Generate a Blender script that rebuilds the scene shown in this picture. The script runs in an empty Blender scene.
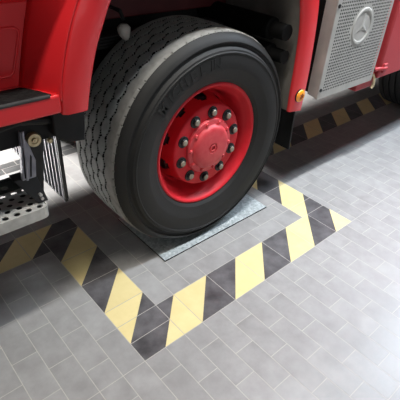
import bpy, bmesh, math, random
from mathutils import Vector, Matrix
random.seed(7)
C = bpy.context.scene.collection
PI = math.pi

# ---------------------------------------------------------------- materials
def new_mat(name):
    m = bpy.data.materials.new(name); m.use_nodes = True
    nt = m.node_tree
    return m, nt, nt.nodes['Principled BSDF']

def noise_mat(name, c1, c2, scale=20, rough=.5, metal=0, rvar=.1, bump=0, bscale=None, coat=0, detail=4, spec=.5):
    m, nt, b = new_mat(name)
    tc = nt.nodes.new('ShaderNodeTexCoord')
    n = nt.nodes.new('ShaderNodeTexNoise'); n.inputs['Scale'].default_value = scale; n.inputs['Detail'].default_value = detail
    nt.links.new(tc.outputs['Object'], n.inputs['Vector'])
    r = nt.nodes.new('ShaderNodeValToRGB')
    r.color_ramp.elements[0].position = .3; r.color_ramp.elements[1].position = .7
    r.color_ramp.elements[0].color = (*c1, 1); r.color_ramp.elements[1].color = (*c2, 1)
    nt.links.new(n.outputs['Fac'], r.inputs['Fac']); nt.links.new(r.outputs['Color'], b.inputs['Base Color'])
    mr = nt.nodes.new('ShaderNodeMapRange'); mr.inputs['To Min'].default_value = max(0, rough - rvar); mr.inputs['To Max'].default_value = min(1, rough + rvar)
    nt.links.new(n.outputs['Fac'], mr.inputs['Value']); nt.links.new(mr.outputs['Result'], b.inputs['Roughness'])
    b.inputs['Metallic'].default_value = metal
    b.inputs['Coat Weight'].default_value = coat; b.inputs['Coat Roughness'].default_value = .12
    b.inputs['Specular IOR Level'].default_value = spec
    if bump:
        n2 = nt.nodes.new('ShaderNodeTexNoise'); n2.inputs['Scale'].default_value = bscale or scale; n2.inputs['Detail'].default_value = 6
        nt.links.new(tc.outputs['Object'], n2.inputs['Vector'])
        bp = nt.nodes.new('ShaderNodeBump'); bp.inputs['Strength'].default_value = bump; bp.inputs['Distance'].default_value = .004
        nt.links.new(n2.outputs['Fac'], bp.inputs['Height']); nt.links.new(bp.outputs['Normal'], b.inputs['Normal'])
    return m

def tile_mat(name, dark, light, rough=.32, tvar=.05):
    m, nt, b = new_mat(name)
    tc = nt.nodes.new('ShaderNodeTexCoord')
    at = nt.nodes.new('ShaderNodeAttribute'); at.attribute_name = 'tile'
    add = nt.nodes.new('ShaderNodeVectorMath'); add.operation = 'ADD'
    sc = nt.nodes.new('ShaderNodeVectorMath'); sc.operation = 'SCALE'; sc.inputs['Scale'].default_value = 13
    nt.links.new(at.outputs['Color'], sc.inputs[0])
    nt.links.new(tc.outputs['Object'], add.inputs[0]); nt.links.new(sc.outputs[0], add.inputs[1])
    n = nt.nodes.new('ShaderNodeTexNoise'); n.inputs['Scale'].default_value = 11; n.inputs['Detail'].default_value = 8; n.inputs['Roughness'].default_value = .62
    nt.links.new(add.outputs[0], n.inputs['Vector'])
    r = nt.nodes.new('ShaderNodeValToRGB')
    r.color_ramp.elements[0].position = .3; r.color_ramp.elements[1].position = .72
    r.color_ramp.elements[0].color = (*dark, 1); r.color_ramp.elements[1].color = (*light, 1)
    nt.links.new(n.outputs['Fac'], r.inputs['Fac'])
    hsv = nt.nodes.new('ShaderNodeHueSaturation')
    mr = nt.nodes.new('ShaderNodeMapRange'); mr.inputs['To Min'].default_value = 1 - tvar; mr.inputs['To Max'].default_value = 1 + tvar
    nt.links.new(at.outputs['Fac'], mr.inputs['Value']); nt.links.new(mr.outputs['Result'], hsv.inputs['Value'])
    nt.links.new(r.outputs['Color'], hsv.inputs['Color']); nt.links.new(hsv.outputs['Color'], b.inputs['Base Color'])
    m2 = nt.nodes.new('ShaderNodeMapRange'); m2.inputs['To Min'].default_value = rough - .08; m2.inputs['To Max'].default_value = rough + .12
    nt.links.new(n.outputs['Fac'], m2.inputs['Value']); nt.links.new(m2.outputs['Result'], b.inputs['Roughness'])
    bp = nt.nodes.new('ShaderNodeBump'); bp.inputs['Strength'].default_value = .05; bp.inputs['Distance'].default_value = .003
    nt.links.new(n.outputs['Fac'], bp.inputs['Height']); nt.links.new(bp.outputs['Normal'], b.inputs['Normal'])
    return m

M = {}
M['tile_grey'] = tile_mat('grey stone tile', (.25, .245, .24), (.345, .34, .335))
M['tile_dark'] = tile_mat('charcoal tile', (.050, .047, .050), (.150, .143, .150), tvar=.08)
M['tile_yellow'] = tile_mat('pale yellow tile', (.70, .58, .275), (.78, .66, .34), tvar=.05)
M['grout'] = noise_mat('light grout', (.40, .385, .35), (.50, .48, .44), 30, .42)
M['red'] = noise_mat('red fire engine paint', (.66, .016, .021), (.72, .020, .026), 3, .36, rvar=.04, coat=.3)
M['red_rim'] = noise_mat('red rim paint', (.60, .014, .026), (.68, .024, .036), 18, .5, rvar=.08, coat=.0, spec=.25)
M['red_dusty'] = noise_mat('dusty red hub paint', (.58, .03, .045), (.64, .07, .08), 30, .48, rvar=.08)
M['locker'] = noise_mat('dusty locker red', (.40, .035, .042), (.47, .05, .058), 4, .5, rvar=.05)
M['maroon'] = noise_mat('dark red chassis paint', (.06, .006, .008), (.10, .012, .014), 12, .5)
M['black'] = noise_mat('black plastic', (.007, .007, .0075), (.014, .014, .014), 14, .55, spec=.25)
M['black_metal'] = noise_mat('black painted steel', (.010, .010, .011), (.022, .022, .022), 10, .45, spec=.35)
M['liner'] = noise_mat('dusty grey liner', (.15, .14, .125), (.24, .225, .20), 9, .75)
M['rubber'] = noise_mat('tyre sidewall rubber', (.012, .012, .0115), (.021, .020, .0195), 9, .62, rvar=.1, bump=.1, bscale=80, spec=.35)
M['rubber_tread'] = noise_mat('worn tread rubber', (.24, .255, .245), (.34, .355, .34), 22, .72, bump=.3, bscale=120)
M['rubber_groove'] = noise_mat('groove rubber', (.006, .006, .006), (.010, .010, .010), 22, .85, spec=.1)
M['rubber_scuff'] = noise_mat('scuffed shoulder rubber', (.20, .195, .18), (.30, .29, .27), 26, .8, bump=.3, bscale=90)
M['nosing'] = noise_mat('grey rubber nosing', (.02, .02, .02), (.04, .04, .04), 20, .75)
M['grip'] = noise_mat('black grip tread', (.006, .006, .006), (.016, .016, .016), 60, .75, bump=.9, bscale=90, spec=.1)
M['alu'] = noise_mat('brushed aluminium', (.46, .45, .43), (.60, .59, .57), 16, .42, metal=.75, rvar=.1)
M['alu_panel'] = noise_mat('satin aluminium panel', (.36, .35, .325), (.46, .445, .41), 10, .5, metal=.05, rvar=.08)
M['alu_step'] = noise_mat('worn aluminium step', (.40, .395, .37), (.62, .61, .58), 22, .5, metal=.4)
M['green_grey'] = noise_mat('green grey step rear', (.04, .05, .045), (.07, .08, .072), 20, .55)
M['galv'] = None
M['steel'] = noise_mat('dull nut steel', (.24, .21, .165), (.42, .375, .30), 60, .48, metal=.6)
M['brass'] = noise_mat('yellowed zinc', (.42, .34, .20), (.66, .56, .36), 40, .36, metal=.8)
M['bracket'] = noise_mat('lavender grey steel', (.22, .22, .26), (.36, .36, .41), 20, .4, metal=.35)
M['amber'] = noise_mat('amber lens', (.95, .30, .01), (1.0, .38, .02), 10, .25, coat=.6)
M['amber_dark'] = noise_mat('dark amber centre', (.35, .08, .005), (.45, .11, .01), 10, .3)
M['white'] = noise_mat('dusty white plastic', (.36, .34, .31), (.55, .52, .48), 20, .55)
M['wall'] = noise_mat('pale wall plaster', (.50, .49, .47), (.58, .57, .55), 6, .9)
M['tile_band'] = tile_mat('dark grey band tile', (.05, .05, .05), (.08, .08, .08))  # one row of darker tiles running along the floor

def galv():   # spangled galvanised sheet
    m, nt, b = new_mat('galvanised sheet')
    tc = nt.nodes.new('ShaderNodeTexCoord')
    v = nt.nodes.new('ShaderNodeTexVoronoi'); v.inputs['Scale'].default_value = 95
    nt.links.new(tc.outputs['Object'], v.inputs['Vector'])
    bw = nt.nodes.new('ShaderNodeSeparateColor'); nt.links.new(v.outputs['Color'], bw.inputs[0])
    r = nt.nodes.new('ShaderNodeValToRGB')
    r.color_ramp.elements[0].color = (.40, .45, .46, 1); r.color_ramp.elements[1].color = (.70, .75, .76, 1)
    nt.links.new(bw.outputs[0], r.inputs['Fac']); nt.links.new(r.outputs['Color'], b.inputs['Base Color'])
    mr = nt.nodes.new('ShaderNodeMapRange'); mr.inputs['To Min'].default_value = .3; mr.inputs['To Max'].default_value = .55
    nt.links.new(bw.outputs[1], mr.inputs['Value']); nt.links.new(mr.outputs['Result'], b.inputs['Roughness'])
    b.inputs['Metallic'].default_value = .55
    return m
M['galv'] = galv()

# ---------------------------------------------------------------- helpers
def link_mesh(name, verts, faces, mats, parent=None, smooth=False, bevel=0, idx=None, seg=2, angle=35):
    me = bpy.data.meshes.new(name); me.from_pydata([tuple(v) for v in verts], [], faces); 
    if not isinstance(mats, (list, tuple)): mats = [mats]
    for m in mats: me.materials.append(m)
    if idx:
        for p, i in zip(me.polygons, idx): p.material_index = i
    bm = bmesh.new(); bm.from_mesh(me); bmesh.ops.recalc_face_normals(bm, faces=bm.faces); bm.to_mesh(me); bm.free()
    o = bpy.data.objects.new(name, me); C.objects.link(o)
    if parent: o.parent = parent
    if bevel:
        md = o.modifiers.new('bevel', 'BEVEL'); md.width = bevel; md.segments = seg; md.limit_method = 'ANGLE'; md.angle_limit = math.radians(40)
    if smooth or bevel:
        for p in me.polygons: p.use_smooth = True
        try: me.set_sharp_from_angle(angle=math.radians(angle))
        except Exception: pass
    return o

class MB:
    def __init__(s): s.v = []; s.f = []; s.i = []
    def add(s, v, f, i=0):
        k = len(s.v); s.v += [tuple(x) for x in v]; s.f += [[a + k for a in q] for q in f]; s.i += [i] * len(f)
    def box(s, x0, x1, y0, y1, z0, z1, i=0):
        v = [(x, y, z) for x in (x0, x1) for y in (y0, y1) for z in (z0, z1)]
        s.add(v, [(0, 1, 3, 2), (4, 6, 7, 5), (0, 4, 5, 1), (2, 3, 7, 6), (0, 2, 6, 4), (1, 5, 7, 3)], i)
    def prism(s, poly, ext, i=0):           # poly: 3D points, ext: vector
        n = len(poly); e = Vector(ext)
        v = [Vector(p) for p in poly]; v += [p + e for p in v]
        f = [list(range(n)), list(range(2 * n - 1, n - 1, -1))] + [(a, (a + 1) % n, (a + 1) % n + n, a + n) for a in range(n)]
        s.add(v, f, i)
    def tube(s, pts, r, n=12, i=0, cap=True):
        pts = [Vector(p) for p in pts]; rings = []
        rr = r if isinstance(r, (list, tuple)) else [r] * len(pts)
        for k, p in enumerate(pts):
            d = (pts[min(k + 1, len(pts) - 1)] - pts[max(k - 1, 0)]).normalized()
            a = d.orthogonal().normalized() if k == 0 else (a - d * a.dot(d)).normalized()
            b = d.cross(a)
            rings.append([p + rr[k] * (a * math.cos(t) + b * math.sin(t)) for t in [2 * PI * j / n for j in range(n)]])
        v = [q for ring in rings for q in ring]
        f = [(k * n + j, k * n + (j + 1) % n, (k + 1) * n + (j + 1) % n, (k + 1) * n + j) for k in range(len(pts) - 1) for j in range(n)]
        if cap: f += [list(range(n - 1, -1, -1)), list(range((len(pts) - 1) * n, len(pts) * n))]
        s.add(v, f, i)
    def build(s, name, mats, parent=None, **k): return link_mesh(name, s.v, s.f, mats, parent, idx=s.i, **k)

def lathe(cx, cz, prof, n=96, skip=None, closed=False):   # axis along Y; prof = [(r, y)]
    v = []; f = []
    for (r, y) in prof:
        for j in range(n):
            t = 2 * PI * j / n; v.append((cx + r * math.cos(t), y, cz + r * math.sin(t)))
    m = len(prof)
    for k in range(m if closed else m - 1):
        k2 = (k + 1) % m
        for j in range(n):
            if skip and skip(k, j): continue
            f.append((k * n + j, k * n + (j + 1) % n, k2 * n + (j + 1) % n, k2 * n + j))
    return v, f

def tag(o, label=None, cat=None, group=None, kind=None):
    if label: o['label'] = label
    if cat: o['category'] = cat
    if group: o['group'] = group
    if kind: o['kind'] = kind
    return o
def empty(name, loc):
    o = bpy.data.objects.new(name, None); C.objects.link(o); o.location = loc; o.empty_display_size = .2
    return o

# ---------------------------------------------------------------- floor: bond tiles with the inlaid hazard border
U = .2
IX0, IX1, IY1 = 0.0, 5.27, 3.0
def clip(poly, a, b, c):       # keep a*x+b*y<=c
    out = []
    for k in range(len(poly)):
        p, q = poly[k], poly[(k + 1) % len(poly)]
        dp, dq = a * p[0] + b * p[1] - c, a * q[0] + b * q[1] - c
        if dp <= 1e-9: out.append(p)
        if (dp < -1e-9 and dq > 1e-9) or (dp > 1e-9 and dq < -1e-9):
            t = dp / (dp - dq); out.append((p[0] + t * (q[0] - p[0]), p[1] + t * (q[1] - p[1])))
    return out
def rclip(poly, x0, x1, y0, y1):
    for a, b, c in ((-1, 0, -x0), (1, 0, x1), (0, -1, -y0), (0, 1, y1)):
        poly = clip(poly, a, b, c)
        if len(poly) < 3: return []
    return poly
def area(p): return abs(sum(p[k][0] * p[(k + 1) % len(p)][1] - p[(k + 1) % len(p)][0] * p[k][1] for k in range(len(p)))) / 2
fv, ff, fi, fr = [], [], [], []
G = .0072      # half grout in tile units
def put(poly, mi, rnd):
    if len(poly) < 3 or area(poly) < .004: return
    k = len(fv); fv.extend([(x * U, y * U, 0) for x, y in poly]); ff.append(list(range(k, k + len(poly)))); fi.append(mi); fr.append(rnd)
def banded(rect, rnd):         # split a band tile into yellow and charcoal along the 45 degree lines
    x0, x1, y0, y1 = rect
    base = [(x0 + G, y0 + G), (x1 - G, y0 + G), (x1 - G, y1 - G), (x0 + G, y1 - G)]
    lo = math.floor(x0 - y1) - 1; hi = math.ceil(x1 - y0) + 1
    for k in range(lo, hi + 1):
        a, b = k - .5, k + .5                     # yellow when centre k is odd
        p = clip(clip(base, 1, -1, b), -1, 1, -a)
        if len(p) >= 3: put(p, 2 if k % 2 == 1 else 1, rnd * (.5 + .5 * ((k * 37) % 11) / 11))
def grid(x0, x1, y0, y1, along, regions, mi=0, flip=False):
    # along='y': tiles .5 wide (x) 1 long (y)
    if along == 'y':
        for k in range(math.floor(x0 / .5) - 1, math.ceil(x1 / .5) + 1):
            off = .5 if (k % 2 == 0) != flip else 0
            for j in range(math.floor(y0) - 2, math.ceil(y1) + 2):
                tr = (k * .5, k * .5 + .5, j + off, j + off + 1); r = random.random()
                for (a, b, c, d) in regions:
                    t = (max(tr[0], a), min(tr[1], b), max(tr[2], c), min(tr[3], d))
                    if t[1] - t[0] > .03 and t[3] - t[2] > .03:
                        put([(t[0] + G, t[2] + G), (t[1] - G, t[2] + G), (t[1] - G, t[3] - G), (t[0] + G, t[3] - G)], mi, r)
    else:
        for k in range(math.floor(y0 / .5) - 1, math.ceil(y1 / .5) + 1):
            off = .5 if k % 2 == 0 else 0
            for j in range(math.floor(x0) - 2, math.ceil(x1) + 2):
                tr = (j + off, j + off + 1, k * .5, k * .5 + .5); r = random.random()
                for (a, b, c, d) in regions:
                    t = (max(tr[0], a), min(tr[1], b), max(tr[2], c), min(tr[3], d))
                    if t[1] - t[0] > .03 and t[3] - t[2] > .03:
                        put([(t[0] + G, t[2] + G), (t[1] - G, t[2] + G), (t[1] - G, t[3] - G), (t[0] + G, t[3] - G)], mi, r)
X0, X1, Y0, Y1 = -16, 34, -16, 26
OX0, OX1, BY0, BY1 = -1, 6.27, 3, 4
out = [(X0, X1, Y0, -1), (X0, OX0, -1, BY0), (OX1, X1, -1, BY0)]
grid(X0, X1, Y0, BY0, 'y', out)
grid(X0, X1, BY1, 7.15, 'y', [(X0, X1, BY1, 7.15)])
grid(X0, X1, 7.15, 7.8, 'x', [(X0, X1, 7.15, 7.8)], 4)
grid(X0, X1, 7.8, Y1, 'y', [(X0, X1, 7.8, Y1)])
grid(1, IX1, 0, BY1, 'x', [(1, IX1, 0, BY1)])
grid(0, 1, 0, BY1, 'y', [(0, 1, 0, BY1)], flip=True)
def cuts(a, b, off=.5):
    c = [a]; k = math.ceil(a - off) + off
    while k < b - .02:
        if k > a + .02: c.append(k)
        k += 1
    return c + [b]
for a, b in zip(*(lambda c: (c[:-1], c[1:]))(cuts(.0, OX1))): banded((a, b, -1, 0), random.random())            # near band
cc = [-1.0, 0.0]
for a, b in ((-1, -.5), (-.5, 0)): banded((-1, 0, a, b), random.random())
for a, b in zip(*(lambda c: (c[:-1], c[1:]))(cuts(0, 4))): banded((-1, 0, a, b), random.random())               # left band
for a, b in zip(*(lambda c: (c[:-1], c[1:]))(cuts(0, 4))): banded((IX1, OX1, a, b), random.random())            # right band
for a, b in zip(*(lambda c: (c[:-1], c[1:]))(cuts(X0, -1))): banded((a, b, BY0, BY1), random.random())          # bay line, front
for a, b in zip(*(lambda c: (c[:-1], c[1:]))(cuts(OX1, X1))): banded((a, b, BY0, BY1), random.random())         # bay line, rear
k = len(fv); z = -.0004
fv += [(X0 * U, Y0 * U, z), (X1 * U, Y0 * U, z), (X1 * U, Y1 * U, z), (X0 * U, Y1 * U, z)]; ff.append([k, k + 1, k + 2, k + 3]); fi.append(3); fr.append(.5)
me = bpy.data.meshes.new('floor'); me.from_pydata(fv, [], ff)
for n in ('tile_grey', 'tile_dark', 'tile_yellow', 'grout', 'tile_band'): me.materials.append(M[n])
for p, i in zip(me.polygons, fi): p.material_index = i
at = me.attributes.new('tile', 'FLOAT', 'FACE')
for k, r in enumerate(fr): at.data[k].value = r
floor = bpy.data.objects.new('floor', me); C.objects.link(floor)
tag(floor, 'grey tiled garage floor with inlaid yellow and charcoal striped border', 'floor', kind='structure')
# back wall of the hall
w = MB(); w.box(X0 * U, X1 * U, Y1 * U, Y1 * U + .1, 0, 4.5)
tag(w.build('wall_back', M['wall']), 'pale wall behind the red truck', 'wall', kind='structure')

# ---------------------------------------------------------------- plate under the wheel
def plate():
    b = MB(); b.box(.200, .955, .193, .62, 0.0, .009)
    b.i = [0 if min(b.v[q][2] for q in fc) > .008 else 1 for fc in b.f]
    o = b.build('steel_plate', [M['galv'], M['black_metal']])
    tag(o, 'flat galvanised steel plate lying on the tiles under the truck tyre', 'metal plate')
    return o
plate()

# ---------------------------------------------------------------- the truck
truck = empty('fire_truck', (.5, 1.4, 0))
truck['label'] = 'red fire truck parked with its front wheel on the steel plate'; truck['category'] = 'fire truck'
INV = Matrix.Translation((-.5, -1.4, 0))
def own(o, parent=truck):
    o.parent = parent
    o.matrix_parent_inverse = INV if parent is truck else Matrix.Identity(4)
    return o

WX, WZ, RY = .508, .522, .262          # front wheel centre, plane of the rim edge
# --- rim (the wheel part), with real hand holes in its cone
prof = [(.262, .50), (.262, .14), (.292, .03), (.303, .016), (.3065, .006), (.3065, -.001), (.301, -.0055), (.293, -.004), (.287, .004), (.281, .02), (.272, .032), (.262, .045), (.254, .075), (.247, .11), (.240, .128), (.234, .132)]
cone0 = len(prof)
for k in range(9):
    t = k / 8; prof.append((.230 - .023 * t, .128 - .105 * t))
cone1 = len(prof) - 1
prof += [(.2055, .014), (.202, .009), (.196, .0072), (.186, .0068), (.130, .0068)]
prof = [(r, RY + y) for r, y in prof]
NS = 240
def holes(k, j):
    if not (cone0 <= k < cone1): return False
    u = (k + .5 - cone0) / (cone1 - cone0); a = ((j + .5) / NS * 10) % 1 - .5
    return (a / .24) ** 2 + ((u - .40) / .33) ** 2 < 1
v, f = lathe(WX, WZ, prof, NS, holes)
wheel = own(link_mesh('wheel', v, f, M['red_rim'], smooth=True, angle=50))
wheel['label'] = 'red painted front wheel with steel nuts'
def wpart(o): o.parent = wheel; o.matrix_parent_inverse = INV @ Matrix.Identity(4) if False else Matrix.Identity(4); return o
def sub(o, parent): o.parent = parent; o.matrix_parent_inverse = Matrix.Identity(4); return o
# --- tyre
TR = .5265; YF, YB = .216, .535
tp = []            # (r, y, kind)
side = [(.300, .270), (.306, .260), (.318, .251), (.323, .246), (.328, .2445), (.345, .2365), (.365, .2290), (.372, .2255), (.376, .2245), (.398, .2215), (.42, .2212), (.437, .2225), (.440, .2200), (.444, .2200), (.447, .2240), (.454, .2260), (.4575, .2330), (.464, .2410), (.472, .2440), (.477, .2420), (.480, .2360), (.484, .2350), (.492, .2395), (.500, .2465), (.507, .2545), (.5120, .2620), (.5150, .2680)]
NT = 756
YT0, YT1 = .2705, .5815
YM = (YT0 + YT1) / 2
grooves = [.3360, .3850, .4340, .4830, .5320]           # y of the zigzag grooves
PIT = 42
def zig(u):                                            # clipped triangle wave, -1..1
    t = abs((u % 1) - .5) * 4 - 1
    return max(-1, min(1, t * 1.6))
def tyre():
    ys = []
    y = YT0
    while y < YT1 + .0001: ys.append(y); y += .0024
    prof = [(r, y, 0) for r, y in side] + [(None, y, 1) for y in ys] + [(r, 2 * YM - y, 0) for r, y in reversed(side)]
    verts = []; faces = []; mi = []
    zf = .0095                                     # plate top
    dep = []
    for k, (r, y, kd) in enumerate(prof):
        row = []
        for j in range(NT):
            t = 2 * PI * j / NT; d = 0
            rr = r
            if kd:
                q = abs(y - YM) / (YT1 - YM)
                rr = TR - .005 * q * q - .005 * max(0, q - .92) / .08
                u = (t * PIT / (2 * PI))
                for gi, g in enumerate(grooves):
                    z_ = zig(u + .5 * gi)
                    if abs(y - g - .0052 * z_) < .0036: d = .011
                    if abs(z_) > .97:                   # sipe mouth at the corner of each step
                        ph = ((u + .5 * gi) * 2) % 1
                        if (ph < .075 or ph > .925) and abs(y - g - .0052 * z_) < .0062: d = .011
                for gi in range(len(grooves) - 1):      # cross sipes at the waist of each block
                    if grooves[gi] + .005 < y < grooves[gi + 1] - .005:
                        ph = (u + .5 * gi) % 1
                        if ph < .02 or ph > .98: d = max(d, .0030)
                if y < YT0 + .0085 or y > YT1 - .0085:  # notches along the shoulders
                    if (u * 2) % 1 < .085: d = .0055
                rr -= d
            x, zc = WX + rr * math.cos(t), WZ + rr * math.sin(t); yy = y
            if zc < zf:                                 # loaded contact patch
                zc = zf + d * .3
            if kd == 0 and zc < zf + .10:
                yy = y + (.008 if y > YM else -.008) * min(1, 1 - (zc - zf) / .10) * min(1, max(0, (r - .33) / .08)) * (1 if r < .47 else .4)
            verts.append((x, yy, zc)); row.append(d)
        dep.append(row)
    m = len(prof)
    for k in range(m - 1):
        kd = prof[k][2] and prof[k + 1][2]; yk = prof[k][1]
        for j in range(NT):
            j2 = (j + 1) % NT
            faces.append((k * NT + j, k * NT + j2, (k + 1) * NT + j2, (k + 1) * NT + j))
            dd = dep[k][j] + dep[k][j2] + dep[k + 1][j] + dep[k + 1][j2]
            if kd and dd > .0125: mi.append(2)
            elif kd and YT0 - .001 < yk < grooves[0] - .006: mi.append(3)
            elif kd: mi.append(1)
            else: mi.append(0)
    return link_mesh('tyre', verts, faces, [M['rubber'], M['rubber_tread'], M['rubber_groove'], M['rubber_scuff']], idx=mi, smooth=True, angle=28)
tyre_o = sub(tyre(), wheel); tyre_o['label'] = 'black tyre with zigzag tread and pale scuffed shoulder'

# raised sidewall lettering
def letters(word, start_deg, step_deg, r, size):
    b = MB()
    dg = bpy.context.evaluated_depsgraph_get
    a = start_deg
    for ch in word:
        cu = bpy.data.curves.new('glyph', 'FONT'); cu.body = ch; cu.size = size; cu.extrude = .0024; cu.offset = .0015; cu.align_x = 'CENTER'; cu.align_y = 'CENTER'; cu.resolution_u = 3
        ob = bpy.data.objects.new('glyph', cu); C.objects.link(ob)
        bpy.context.view_layer.update()
        mesh = bpy.data.meshes.new_from_object(ob.evaluated_get(dg()))
        t = math.radians(a); cx, cz = WX + r * math.cos(t), WZ + r * math.sin(t)
        # letter up = radial, letter right = clockwise when seen from -Y
        up = Vector((math.cos(t), 0, math.sin(t))); right = Vector((math.sin(t), 0, -math.cos(t)))
        vv = [Vector((cx, .2218, cz)) + right * p.co.x + up * p.co.y + Vector((0, -1, 0)) * p.co.z for p in mesh.vertices]
        b.add(vv, [list(p.vertices) for p in mesh.polygons])
        bpy.data.objects.remove(ob); bpy.data.curves.remove(cu); bpy.data.meshes.remove(mesh)
        a -= step_deg * (.6 if ch == 'I' else 1)
    return b
lb = letters('MICHELIN', 138, 7.2, .405, .060)
lo = sub(lb.build('sidewall_lettering', M['rubber']), wheel)

# --- hub
hub_prof = [(.136, .05), (.136, -.001), (.133, -.006), (.124, -.008), (.112, -.009), (.108, -.013), (.104, -.021), (.096, -.027), (.086, -.029), (.045, -.031), (.027, -.0315), (.0255, -.027), (.019, -.0265), (.0175, -.031), (.012, -.0315), (.0105, -.024), (.0005, -.024)]
v, f = lathe(WX, WZ, [(r, RY + y) for r, y in hub_prof], 96)
sub(link_mesh('hub_cap', v, f, M['red_dusty'], smooth=True, angle=40), wheel)
# small cap screws
pb0 = None
for k in range(10):
    t = 2 * PI * (k + .5) / 10 + .24; cx, cz = WX + .121 * math.cos(t), WZ + .121 * math.sin(t)
    if pb0 is None:
        vv, fc = lathe(0, 0, [(.0095, .0), (.0095, -.013), (.0075, -.0165), (.0005, -.017)], 6)
        pb0 = link_mesh('hub_screw', vv, fc, M['red_dusty'], smooth=True); o = pb0
    else:
        o = pb0.copy(); C.objects.link(o)
    sub(o, wheel); o.location = (cx, RY, cz)
# ten wheel nuts, each with its dark washer seat
nut0 = None
for k in range(10):
    t = 2 * PI * k / 10 + .24; cx, cz = WX + .168 * math.cos(t), WZ + .168 * math.sin(t)
    if nut0 is None:
        b = MB()
        vv, fc = lathe(0, 0, [(.0280, .012), (.0280, .0030), (.0265, .0015), (.0150, .0015)], 32); b.add(vv, fc, 1)
        vv, fc = lathe(0, 0, [(.0190, .004), (.0190, -.0050), (.0165, -.0075), (.0120, -.0078)], 6); b.add(vv, fc, 1)
        vv, fc = lathe(0, 0, [(.0140, -.004), (.0140, -.0105), (.0125, -.0125), (.0085, -.0135), (.0005, -.0135)], 20); b.add(vv, fc, 0)
        nut0 = b.build('lug_nut', [M['steel'], M['black_metal']], smooth=True, angle=30); o = nut0
    else:
        o = nut0.copy(); C.objects.link(o)
    sub(o, wheel); o.location = (cx, RY, cz); o['label'] = 'dull steel wheel nut on a dark seat'
# brake drum behind
v, f = lathe(WX, WZ, [(.0005, .33), (.205, .33), (.215, .34), (.215, .56), (.0005, .56)], 48)
sub(link_mesh('brake_drum', v, f, M['black_metal'], smooth=True), wheel)

# --- fender, one arch from the cab corner over the wheel to the tail piece
inner = [(-.127, .880), (-.117, .93), (-.104, .985), (-.078, 1.072), (-.046, 1.146), (-.012, 1.214), (.06, 1.315), (.16, 1.400), (.30, 1.465), (.50, 1.49), (.70, 1.455), (.84, 1.36), (.925, 1.245), (.960, 1.137), (.985, 1.05), (.996, .985), (1.004, .89), (1.008, .80), (1.008, .70), (1.014, .590)]
outer = [(-.216, .882), (-.217, .945), (-.208, 1.0), (-.190, 1.066), (-.154, 1.171), (-.127, 1.223), (-.06, 1.36), (.06, 1.475), (.26, 1.565), (.50, 1.595), (.74, 1.555), (.93, 1.44), (1.055, 1.29), (1.101, 1.130), (1.118, 1.04), (1.126, .95), (1.133, .86), (1.137, .78), (1.137, .69), (1.130, .573)]
def catmull(pts, n=4):
    o = []
    for k in range(len(pts) - 1):
        p0 = Vector(pts[max(k - 1, 0)]); p1 = Vector(pts[k]); p2 = Vector(pts[k + 1]); p3 = Vector(pts[min(k + 2, len(pts) - 1)])
        for j in range(n):
            t = j / n
            o.append(.5 * ((2 * p1) + (-p0 + p2) * t + (2 * p0 - 5 * p1 + 4 * p2 - p3) * t * t + (-p0 + 3 * p1 - 3 * p2 + p3) * t ** 3))
    o.append(Vector(pts[-1])); return o
inn = catmull(inner); ous = catmull(outer)
def fender():
    v = []; f = []
    YS = .200
    sec = lambda a, b: [(a, .216), (a, YS + .006), (a + (b - a).normalized() * .007, YS), (b - (b - a).normalized() * .014, YS), (b, YS + .010), (b, .228)]
    for a, b in zip(inn, ous):
        for p, y in sec(a, b): v.append((p.x, y, p.y))
    n = 6
    for k in range(len(inn) - 1):
        for j in range(n):
            f.append((k * n + j, k * n + (j + 1) % n, (k + 1) * n + (j + 1) % n, (k + 1) * n + j))
    f.append(tuple(range(n))); f.append(tuple(range(len(v) - n, len(v))))
    return link_mesh('fender', v, f, M['red'], smooth=True, angle=60)
own(fender())
# arch liner behind the fender
def liner():
    v = []; f = []
    for a, b in zip(inn, ous):
        q = a + (b - a).normalized() * .012
        q2 = a + (b - a).normalized() * .02
        v += [(q.x, .2165, q.y), (q.x, .86, q.y), (q2.x, .86, q2.y), (q2.x, .2165, q2.y)]
    for k in range(len(inn) - 1):
        for j in range(4): f.append((k * 4 + j, k * 4 + (j + 1) % 4, (k + 1) * 4 + (j + 1) % 4, (k + 1) * 4 + j))
    return link_mesh('wheel_arch_liner', v, f, M['liner'], smooth=True, angle=50)
own(liner())

# --- amber side marker on the tail of the fender
v, f = lathe(1.078, .668, [(.036, .205), (.036, .196), (.033, .193)], 40); b = MB(); b.add(v, f)
lampo = own(b.build('side_marker_lamp', M['black'], smooth=True)); lampo['label'] = 'round amber side marker lamp'
v, f = lathe(1.078, .668, [(.0335, .197), (.0335, .191), (.030, .187), (.020, .184), (.0005, .183)], 40)
sub(link_mesh('lens', v, f, M['amber'], smooth=True, angle=60), lampo)
b = MB()
for k in range(3):
    t = k * PI / 3 + .4; dx, dz = .016 * math.cos(t), .016 * math.sin(t); nx, nz = -.0035 * math.sin(t), .0035 * math.cos(t)
    b.prism([(1.078 - dx - nx, .1845, .668 - dz - nz), (1.078 + dx - nx, .1845, .668 + dz - nz), (1.078 + dx + nx, .1845, .668 + dz + nz), (1.078 - dx + nx, .1845, .668 - dz + nz)], (0, -.003, 0))
sub(b.build('lens_star', M['amber_dark']), lampo)

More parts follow.
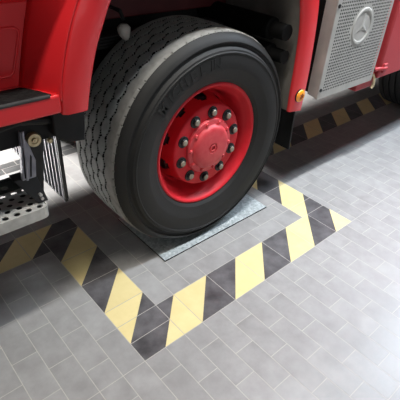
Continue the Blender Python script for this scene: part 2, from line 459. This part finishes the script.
# --- cab side: back wall of the step well, rounded corner, door sill above
def cab_corner():
    seam = [(-.300, .93), (-.285, .985), (-.262, 1.07), (-.238, 1.15), (-.205, 1.25), (-.15, 1.38), (-.06, 1.50), (.08, 1.60)]
    lip = [(-.2145, .93), (-.2095, .985), (-.1895, 1.066), (-.160, 1.15), (-.115, 1.245), (-.055, 1.37), (.055, 1.478), (.2, 1.545)]
    v = []; f = []; n = 12
    for (sx, sz), (lx, lz) in zip(catmull(seam, 4), catmull(lip, 4)):
        for j in range(n + 1):
            t = j / n
            P0 = Vector((sx, .347, sz)); P2 = Vector((lx - .001, .2035, lz)); P1 = Vector((lx - .012, .216, lz))
            v.append((1 - t) ** 2 * P0 + 2 * t * (1 - t) * P1 + t * t * P2)
    m = n + 1
    for k in range(len(v) // m - 1):
        for j in range(n): f.append((k * m + j, k * m + j + 1, (k + 1) * m + j + 1, (k + 1) * m + j))
    b = MB(); b.add(v, f)
    o = b.build('cab_corner_panel', M['red'], smooth=True, angle=80)
    md = o.modifiers.new('solid', 'SOLIDIFY'); md.thickness = .006; md.offset = -1
    return o
own(cab_corner())
b = MB(); b.prism([(-1.25, .346, .90), (-.300, .346, .90), (-.285, .346, .985), (-.262, .346, 1.07), (-.238, .346, 1.15), (-.150, .346, 1.38), (-.06, .346, 1.50), (-1.25, .346, 1.50)], (0, .02, 0))
cab = own(b.build('cab_side_panel', M['red']))
# raised border of the recessed field low on the cab side
b = MB(); pts = [(-1.2, 1.132), (-.275, 1.132), (-.262, 1.122), (-.264, 1.108), (-.300, .998), (-.312, .988), (-1.2, .988)]
b.tube([(x, .347, z) for x, z in pts], .005, 8)
sub(b.build('panel_bead', M['red'], smooth=True, angle=60), cab)
cab.children[0].matrix_parent_inverse = Matrix.Identity(4)
b = MB()
prof = [(.345, 1.20), (.338, 1.205), (.322, 1.225), (.300, 1.25), (.262, 1.275), (.225, 1.292), (.212, 1.305), (.206, 1.34), (.206, 2.3), (.36, 2.3), (.36, 1.20)]
def xs(z): return -.205 + (z - 1.185) * .37 if z < 1.5 else -.06
v = [(-1.25, y, z) for y, z in prof] + [(min(xs(z), -.09) - .02, y, z) for y, z in prof]
n = len(prof); b.add(v, [list(range(n)), list(range(2 * n - 1, n - 1, -1))] + [(k, (k + 1) % n, (k + 1) % n + n, k + n) for k in range(n)])
door = own(b.build('cab_door', M['red'], bevel=.008)); 

# --- entry step: red tub with black tread
b = MB()
b.prism([(-1.25, .205, .897), (-.217, .205, .890), (-.217, .205, .953), (-1.25, .205, .953)], (0, .145, 0))
step = own(b.build('cab_step', M['red'], bevel=.008, seg=3))
b = MB(); b.prism([(-1.25, .212, .9525), (-.246, .210, .9525), (-.262, .250, .9525), (-.290, .305, .9525), (-.300, .316, .9525), (-1.25, .316, .9525)], (0, 0, .006))
sub(b.build('step_tread', M['grip']), step)
step.children[-1]['label'] = 'black gritty step tread'
b = MB(); b.tube([(-1.25, .2095, .953), (-.252, .2095, .953)], .0065, 10); sub(b.build('step_nosing', M['nosing'], smooth=True), step)

# --- dark mass under the cab: front underbody, skirt end
b = MB()
b.box(-1.0, -.135, .30, 2.40, .765, .894)
b.box(-1.0, -.42, .36, 2.40, .70, .765)
own(b.build('front_underbody', M['black'], bevel=.006))
b = MB(); b.prism([(-.242, .235, .893), (-.122, .235, .893), (-.134, .235, .755), (-.20, .235, .764), (-.242, .235, .80)], (0, .055, 0))
own(b.build('fender_skirt', M['black'], bevel=.005))
b = MB(); b.tube([(-.60, .27, .868), (-.45, .262, .858), (-.34, .262, .872), (-.25, .265, .852), (-.17, .28, .83)], .014, 10)
own(b.build('air_hose', M['black'], smooth=True))

# --- lower step: perforated plate with a folded front lip
def perf(x0, x1, y0, y1, cw, ch, r, stagger=True, n=12, skip=None, oval=1.0):
    V = []; F = []
    rows = max(1, round((y1 - y0) / ch)); ch = (y1 - y0) / rows
    cols = max(1, round((x1 - x0) / cw)); cw = (x1 - x0) / cols
    for i in range(rows):
        ya = y0 + i * ch; off = (cw / 2 if (stagger and i % 2) else 0)
        spans = [(x0 + off + k * cw, x0 + off + (k + 1) * cw) for k in range(cols - (1 if off else 0))]
        solid = [] if not off else [(x0, x0 + off), (x1 - cw + off, x1)]
        for a, b_ in solid:
            k = len(V); V += [(a, ya), (b_, ya), (b_, ya + ch), (a, ya + ch)]; F.append((k, k + 1, k + 2, k + 3))
        for a, b_ in spans:
            cx, cy = (a + b_) / 2, ya + ch / 2
            if skip and skip(cx, cy):
                k = len(V); V += [(a, ya), (b_, ya), (b_, ya + ch), (a, ya + ch)]; F.append((k, k + 1, k + 2, k + 3)); continue
            k = len(V)
            for j in range(n):
                t = 2 * PI * (j + .5) / n; c, s_ = math.cos(t), math.sin(t)
                V.append((cx + r * oval * c, cy + r * s_))
            for j in range(n):
                t = 2 * PI * (j + .5) / n; c, s_ = math.cos(t), math.sin(t); q = max(abs(c), abs(s_))
                V.append((cx + cw / 2 * c / q, cy + ch / 2 * s_ / q))
            # snap the nearest to the corners
            for sx_, sy_ in ((1, 1), (-1, 1), (-1, -1), (1, -1)):
                V.append((cx + sx_ * cw / 2, cy + sy_ * ch / 2))
            for j in range(n):
                j2 = (j + 1) % n; F.append((k + j, k + j2, k + n + j2, k + n + j))
            for ci, (sx_, sy_) in enumerate(((1, 1), (-1, 1), (-1, -1), (1, -1))):
                for j in range(n):
                    p, q2 = V[k + n + j], V[k + n + (j + 1) % n]
                    on = lambda P, X, Y: (abs(P[0] - X) < 1e-9, abs(P[1] - Y) < 1e-9)
                    X, Y = cx + sx_ * cw / 2, cy + sy_ * ch / 2
                    a1, a2 = on(p, X, Y), on(q2, X, Y)
                    if (a1[0] and not a1[1] and a2[1] and not a2[0]) or (a1[1] and not a1[0] and a2[0] and not a2[1]):
                        F.append((k + n + j, k + n + (j + 1) % n, k + 2 * n + ci))
    return V, F
V2, F2 = perf(-.9305, -.3155, .222, .387, .041, .033, .0112, n=16)
b = MB(); b.add([(x, y, .548) for x, y in V2], F2)
o = own(b.build('lower_step', M['alu_step'])); lstep = o; lstep['label'] = 'perforated aluminium lower step'
md = o.modifiers.new('solid', 'SOLIDIFY'); md.thickness = .004; md.offset = 0
b = MB(); path = [(-.95, .2185), (-.345, .2185), (-.328, .2205), (-.316, .226), (-.309, .236), (-.307, .25), (-.307, .30)]
for k in range(len(path) - 1):
    (xa, ya), (xb, yb) = path[k], path[k + 1]; d = Vector((xb - xa, yb - ya, 0)).normalized(); nn = Vector((-d.y, d.x, 0)) * .004
    b.add([(xa, ya, .505), (xb, yb, .505), (xb, yb, .551), (xa, ya, .551), (xa + nn.x, ya + nn.y, .505), (xb + nn.x, yb + nn.y, .505), (xb + nn.x, yb + nn.y, .551), (xa + nn.x, ya + nn.y, .551)],
          [(0, 1, 2, 3), (5, 4, 7, 6), (3, 2, 6, 7), (1, 0, 4, 5), (0, 3, 7, 4), (1, 5, 6, 2)])
sub(b.build('step_lip', M['alu_step'], smooth=True, angle=60), lstep)
V2, F2 = perf(-.9305, -.330, .387, .470, .12, .083, .013, n=16, stagger=False)
b = MB(); b.add([(x, y, .546) for x, y in V2], F2)
o = sub(b.build('step_rear_plate', M['green_grey']), lstep); o['label'] = 'dark green grey rear plate of the step'
md = o.modifiers.new('solid', 'SOLIDIFY'); md.thickness = .004
b = MB(); b.box(-.94, -.325, .236, .385, .500, .536); sub(b.build('step_hole_blackout', M['black_metal']), lstep)  # added black box under the plate, only to keep its holes dark
b = MB(); b.box(-.95, -.310, .470, .485, .50, .552); sub(b.build('step_rear_rail', M['black_metal'], bevel=.002), lstep)

# --- step hanger
b = MB(); b.prism([(-.330, .300, .80), (-.266, .300, .80), (-.262, .300, .75), (-.274, .300, .66), (-.290, .300, .55), (-.318, .300, .55), (-.303, .300, .70)], (0, .03, 0))
b.prism([(-.392, .285, .652), (-.312, .285, .652), (-.296, .25, .552), (-.333, .25, .552)], (0, .05, 0))
hang = own(b.build('step_hanger', M['black_metal'], bevel=.003)); hang['label'] = 'black hanger arm of the lower step'
b = MB(); b.prism([(-.3425, .268, .832), (-.3215, .268, .775), (-.3085, .268, .715), (-.318, .268, .652), (-.366, .268, .652), (-.354, .268, .74)], (0, .02, 0))
o = sub(b.build('hanger_gusset', M['bracket'], bevel=.002), hang); o['label'] = 'bare lavender grey gusset plate'
b = MB(); b.prism([(-.345, .2665, .775), (-.339, .2665, .775), (-.352, .2665, .660), (-.358, .2665, .660)], (0, .004, 0)); b.prism([(-.325, .2665, .745), (-.321, .2665, .735), (-.334, .2665, .660), (-.339, .2665, .660)], (0, .004, 0))
sub(b.build('gusset_slot', M['black'], ), hang)
b = MB(); b.tube([(-.352, .262, .654), (-.343, .262, .74), (-.337, .262, .835)], .004, 8); sub(b.build('gusset_edge', M['bracket'], smooth=True), hang)
v, f = lathe(-.297, .783, [(.025, .300), (.026, .285), (.023, .279), (.013, .279), (.012, .283), (.009, .283), (.008, .276), (.0005, .276)], 32)
o = sub(link_mesh('pivot_bolt', v, f, M['brass'], smooth=True, angle=40), hang); o['label'] = 'yellowish round pivot bolt'
v, f = lathe(-.240, .762, [(.010, .295), (.010, .287), (.007, .283), (.0005, .283)], 20)
sub(link_mesh('pivot_bolt', v, f, M['brass'], smooth=True, angle=40), hang)
for zz, xx in ((.588, -.322), (.572, -.319)):
    v, f = lathe(xx, zz, [(.006, .256), (.006, .244), (.0005, .243)], 16); sub(link_mesh('hanger_screw', v, f, M['alu'], smooth=True), hang)

# --- slatted guard standing across the truck behind the step
b = MB(); GX = -.2
b.box(GX - .003, GX + .006, .324, .330, .470, .765)
b.box(GX - .003, GX + .008, .324, .96, .463, .471)
gd = own(b.build('slatted_guard', M['black_metal'])); gd['label'] = 'black grille guard with pale vertical slats'
b = MB()
y = .336
while y < .95:
    b.box(GX - .004, GX + .004, y, y + .0085, .470, .768); y += .0325
sub(b.build('guard_slats', M['bracket']), gd)
b = MB(); b.box(GX + .010, GX + .013, .327, .95, .470, .765); sub(b.build('guard_backing', M['black']), gd)

# --- mud flap behind the wheel
b = MB(); b.prism([(1.150, .262, .60), (1.168, .262, .29), (1.168, .72, .29), (1.150, .72, .60)], (.010, 0, 0))
own(b.build('mud_flap', M['black'], bevel=.002))

# --- things in the wheel arch
b = MB(); b.box(-.12, .98, .82, 2.3, .66, 1.5); own(b.build('engine_bay', M['black']))
b = MB(); b.box(-.10, 4.6, .72, .80, 1.02, 1.20); own(b.build('chassis_rail', M['maroon'], bevel=.006))
b = MB(); b.tube([(WX, .56, WZ), (WX, 2.25, WZ)], .055, 16); own(b.build('front_axle', M['black_metal'], smooth=True))
for k, (xx, zz, rr, yn, yf) in enumerate(((.935, .992, .052, .235, .86), (.953, .875, .045, .24, .86))):
    b = MB(); b.tube([(xx, yf, zz), (xx, yn + .09, zz), (xx, yn + .085, zz), (xx, yn, zz)], [rr, rr, rr * .72, rr * .72], 20)
    own(b.build('air_cylinder', M['rubber_groove'], smooth=True, angle=40))
b = MB(); b.tube([(.215, .50, 1.055), (.215, .50, 1.042), (.217, .50, 1.022), (.222, .497, 1.004), (.226, .495, .994)], [.016, .027, .025, .017, .008], 18)
o = own(b.build('bump_stop', M['white'], smooth=True, angle=60)); o['label'] = 'small pale plastic stop above the tyre'
b = MB(); b.tube([(.215, .50, 1.07), (.215, .52, 1.10), (.215, .73, 1.11)], .008, 10); sub(b.build('stop_rod', M['black_metal'], smooth=True), o)
b = MB(); b.tube([(.60, .76, 1.22), (.62, .66, 1.16), (.66, .64, 1.24), (.74, .66, 1.17), (.80, .72, 1.26)], .010, 8); own(b.build('brake_hose', M['black'], smooth=True))
b = MB()
for k in range(4): b.box(.0 + k * .05, 1.0 - k * .05, .62, .70, .93 + k * .013, .941 + k * .013)
b.box(.45, .57, .60, .72, .56, .93)
own(b.build('leaf_spring', M['black_metal'], bevel=.002))

# --- body side behind the front wheel
PX0, PX1 = 1.252, 1.822
cx0, cz0 = 1.540, .960
V2, F2 = perf(PX0 + .036, PX1 - .018, .640, 1.420,   .0165, .0165, .0056, n=8, stagger=False, skip=lambda x, z: (x - cx0) ** 2 + (z - cz0) ** 2 < .112 ** 2)
b = MB(); YP = .200
b.add([(x, YP, z) for x, z in V2], F2)
def quad(x0, x1, z0, z1): b.add([(x0, YP, z0), (x1, YP, z0), (x1, YP, z1), (x0, YP, z1)], [(0, 1, 2, 3)])
quad(PX0 + .004, PX0 + .036, .605, 1.44); quad(PX1 - .018, PX1, .605, 1.44); quad(PX0 + .036, PX1 - .018, .605, .640); quad(PX0 + .036, PX1 - .018, 1.420, 1.44)
b.add([(PX0 + .004, YP, .605), (PX0 + .004, YP, 1.44), (PX0 + .001, YP + .003, 1.44), (PX0 + .001, YP + .003, .605), (PX0, YP + .012, .610), (PX0, YP + .012, 1.44), (PX0 - .012, YP + .062, 1.44), (PX0 - .010, YP + .062, .622)], [(0, 1, 2, 3), (3, 2, 5, 4), (4, 5, 6, 7)])
b.add([(PX0 + .004, YP, .605), (PX1, YP, .605), (PX1, YP + .03, .603), (PX0 + .004, YP + .03, .603)], [(0, 1, 2, 3)])
pan = own(b.build('perforated_panel', M['alu_panel'])); pan['label'] = 'perforated aluminium side panel with an embossed star emblem'
b = MB(); b.box(PX0 + .01, PX1, .218, .224, .61, 1.44); sub(b.build('panel_backing', M['black']), pan)
# emblem: ring and three pointed star, embossed
b = MB()
n = 64; R1, R2 = .094, .080
for (ra, rb, ya, yb) in ((R1 + .004, R1 - .002, YP, YP - .004), (R1 - .002, R2 + .002, YP - .004, YP - .004), (R2 + .002, R2 - .004, YP - .004, YP)):
    v = []; 
    for rr, yy in ((ra, ya), (rb, yb)):
        for j in range(n): t = 2 * PI * j / n; v.append((cx0 + rr * math.cos(t), yy, cz0 + rr * math.sin(t)))
    b.add(v, [(j, (j + 1) % n, n + (j + 1) % n, n + j) for j in range(n)])
star = []
for k in range(6):
    t = PI / 2 + k * PI / 3; rr = .086 if k % 2 == 0 else .017
    star.append((cx0 + rr * math.cos(t), YP - .001, cz0 + rr * math.sin(t)))
b.add(star + [(cx0, YP - .005, cz0)], [(k, (k + 1) % 6, 6) for k in range(6)])
o = sub(b.build('star_emblem', M['alu_panel'], smooth=True, angle=20), pan); o['label'] = 'embossed three pointed star in a ring'
for (xx, zz) in ((PX0 + .017, .655), (PX0 + .017, 1.085)):
    v, f = lathe(xx, zz, [(.010, .203), (.010, .195), (.0005, .194)], 18); sub(link_mesh('panel_screw', v, f, M['black_metal'], smooth=True), pan)

# red locker after the panel
b = MB(); b.prism([(1.872, .186, .608), (3.6, .186, .608), (3.6, .186, 1.46), (1.872, .186, 1.46)], (0, .34, 0))
lock = own(b.build('red_locker', M['locker'], bevel=.012, seg=3))
b = MB(); b.box(1.826, 1.875, .222, .42, .60, 1.46); sub(b.build('locker_jamb', M['locker']), lock)
b = MB(); b.tube([(1.836, .205, .668), (1.862, .192, .672), (1.90, .176, .672), (1.93, .176, .672)], .012, 12); b.box(1.89, 1.935, .172, .187, .645, .70)
sub(b.build('locker_hinge', M['locker'], bevel=.003), lock)
b = MB(); b.tube([(1.842, .21, .640), (1.850, .198, .612), (1.846, .19, .578), (1.832, .19, .556)], .010, 10); o = sub(b.build('strap', M['brass'], smooth=True), lock); o['label'] = 'light bronze strap end'
b = MB(); b.box(1.69, 1.885, .215, .34, .552, .598); own(b.build('red_sill', M['locker'], bevel=.006))

# carcass behind the panels, roof etc. (continues above the picture)
b = MB(); b.box(1.262, 4.8, .265, 2.45, .625, 1.46)
own(b.build('body_carcass', M['black']))
b = MB(); b.box(1.16, 4.8, .20, 2.48, 1.60, 3.0)
own(b.build('crew_body', M['red'], bevel=.02))
b = MB(); b.box(-.12, 1.165, .232, .40, 1.50, 1.66); own(b.build('cab_sill', M['red']))
b = MB(); b.box(-1.25, 1.14, .362, 2.46, 1.52, 2.9)
own(b.build('cab_shell', M['red'], bevel=.03))
b = MB(); b.box(-1.27, -1.15, .30, 2.46, .55, 1.6); own(b.build('front_bumper', M['black'], bevel=.02))
b = MB(); b.box(-1.15, 4.8, 2.38, 2.46, .53, .80); own(b.build('far_light_block', M['black']))  # added out of sight to set where the far light reaches the floor

b = MB(); b.box(1.10, 1.14, .82, 2.3, .16, .66); own(b.build('bounce_block_plate', M['black']))  # added black plate, stops far light bouncing along under the truck
b = MB(); b.box(1.3, 4.6, 1.05, 1.5, .34, .70); own(b.build('underbody_light_block', M['black'], bevel=.02))  # unseen box added to block bounce light below the body
# far front tyre and the rear tyre
def plain_tyre(name, x, ya, yb, r=.515, lean=.01):
    ym = (ya + yb) / 2; h = (yb - ya) / 2
    pr = [(.29, ym - h + .03), (.36, ym - h + .004), (.42, ym - h), (.47, ym - h + .008), (r - .012, ym - h + .022), (r - .003, ym - h + .032)]
    for k in range(4):
        c = ym - h + .05 + (2 * h - .1) * (k + .5) / 4
        pr += [(r, c - .028), (r, c - .006), (r - .012, c - .005), (r - .012, c + .005), (r, c + .006)]
    pr += [(r - .003, ym + h - .032), (r - .012, ym + h - .022), (.42, ym + h), (.29, ym + h - .03), (.1, ym + h - .03)]
    pr = [(.1, ym - h + .06), (.28, ym - h + .06)] + pr
    v, f = lathe(x, r + .001, pr, 96)
    return own(link_mesh(name, v, f, M['rubber'], smooth=True, angle=35))
plain_tyre('rear_tyre', 3.30, .34, .66)
plain_tyre('far_tyre', .508, 2.12, 2.42)

# ---------------------------------------------------------------- light
def area_light(name, loc, target, sx, sy, power, col):
    l = bpy.data.lights.new(name, 'AREA'); l.shape = 'RECTANGLE'; l.size = sx; l.size_y = sy; l.energy = power; l.color = col
    o = bpy.data.objects.new(name, l); C.objects.link(o); o.location = loc
    o.rotation_euler = (Vector(target) - Vector(loc)).to_track_quat('-Z', 'Y').to_euler(); return o
area_light('batten_lamp', (1.6, -.24, 3.3), (1.6, -.24, 0), 1.4, .06, 32, (.91, .95, 1)).data.spread = math.radians(80)
area_light('skylight_panel', (5.0, -.50, 3.5), (5.0, -.50, 0), 3.6, .4, 310, (.76, .87, 1))
area_light('batten_lamp_front', (-.5, -.22, 3.3), (-.5, -.22, 0), 2.0, .18, 26, (1, .955, .87)).data.spread = math.radians(110)
area_light('front_fill', (0.5, -6.5, 2.3), (.5, .2, .6), 7.0, 2.6, 62, (.95, .98, 1))  # soft fill added from the front to brighten the truck's upright faces
area_light('far_window', (-1.2, 4.9, 1.43), (.2, 1.3, 0), .6, .06, 1500, (1, .98, .96))
area_light('far_window_rear', (3.3, 4.9, 1.48), (2.7, 1.3, 0), 1.0, .06, 420, (1, .98, .96))
wd = bpy.data.worlds.new('world'); bpy.context.scene.world = wd; wd.use_nodes = True
bg = wd.node_tree.nodes['Background']; bg.inputs[0].default_value = (.92, .96, 1, 1); bg.inputs[1].default_value = .045

# ---------------------------------------------------------------- camera
cd = bpy.data.cameras.new('camera'); cam = bpy.data.objects.new('camera', cd); C.objects.link(cam)
cd.sensor_width = 36; cd.lens = 432.17 / 400 * 36; cd.clip_start = .02
right, down, fwd = [[0.7499311, -0.6591554, 0.0558347], [-0.345636, -0.4624006, -0.8165301], [0.5640382, 0.5930429, -0.5745964]]
rot = Matrix((right, [-x for x in down], [-x for x in fwd])).transposed()
cam.matrix_world = Matrix.Translation((-0.77115, -1.04785, 1.48955)) @ rot.to_4x4()
bpy.context.scene.camera = cam
vs = bpy.context.scene.view_settings
vs.view_transform = 'Standard'; vs.look = 'None'; vs.gamma = 1; vs.use_curve_mapping = False; vs.exposure = 0
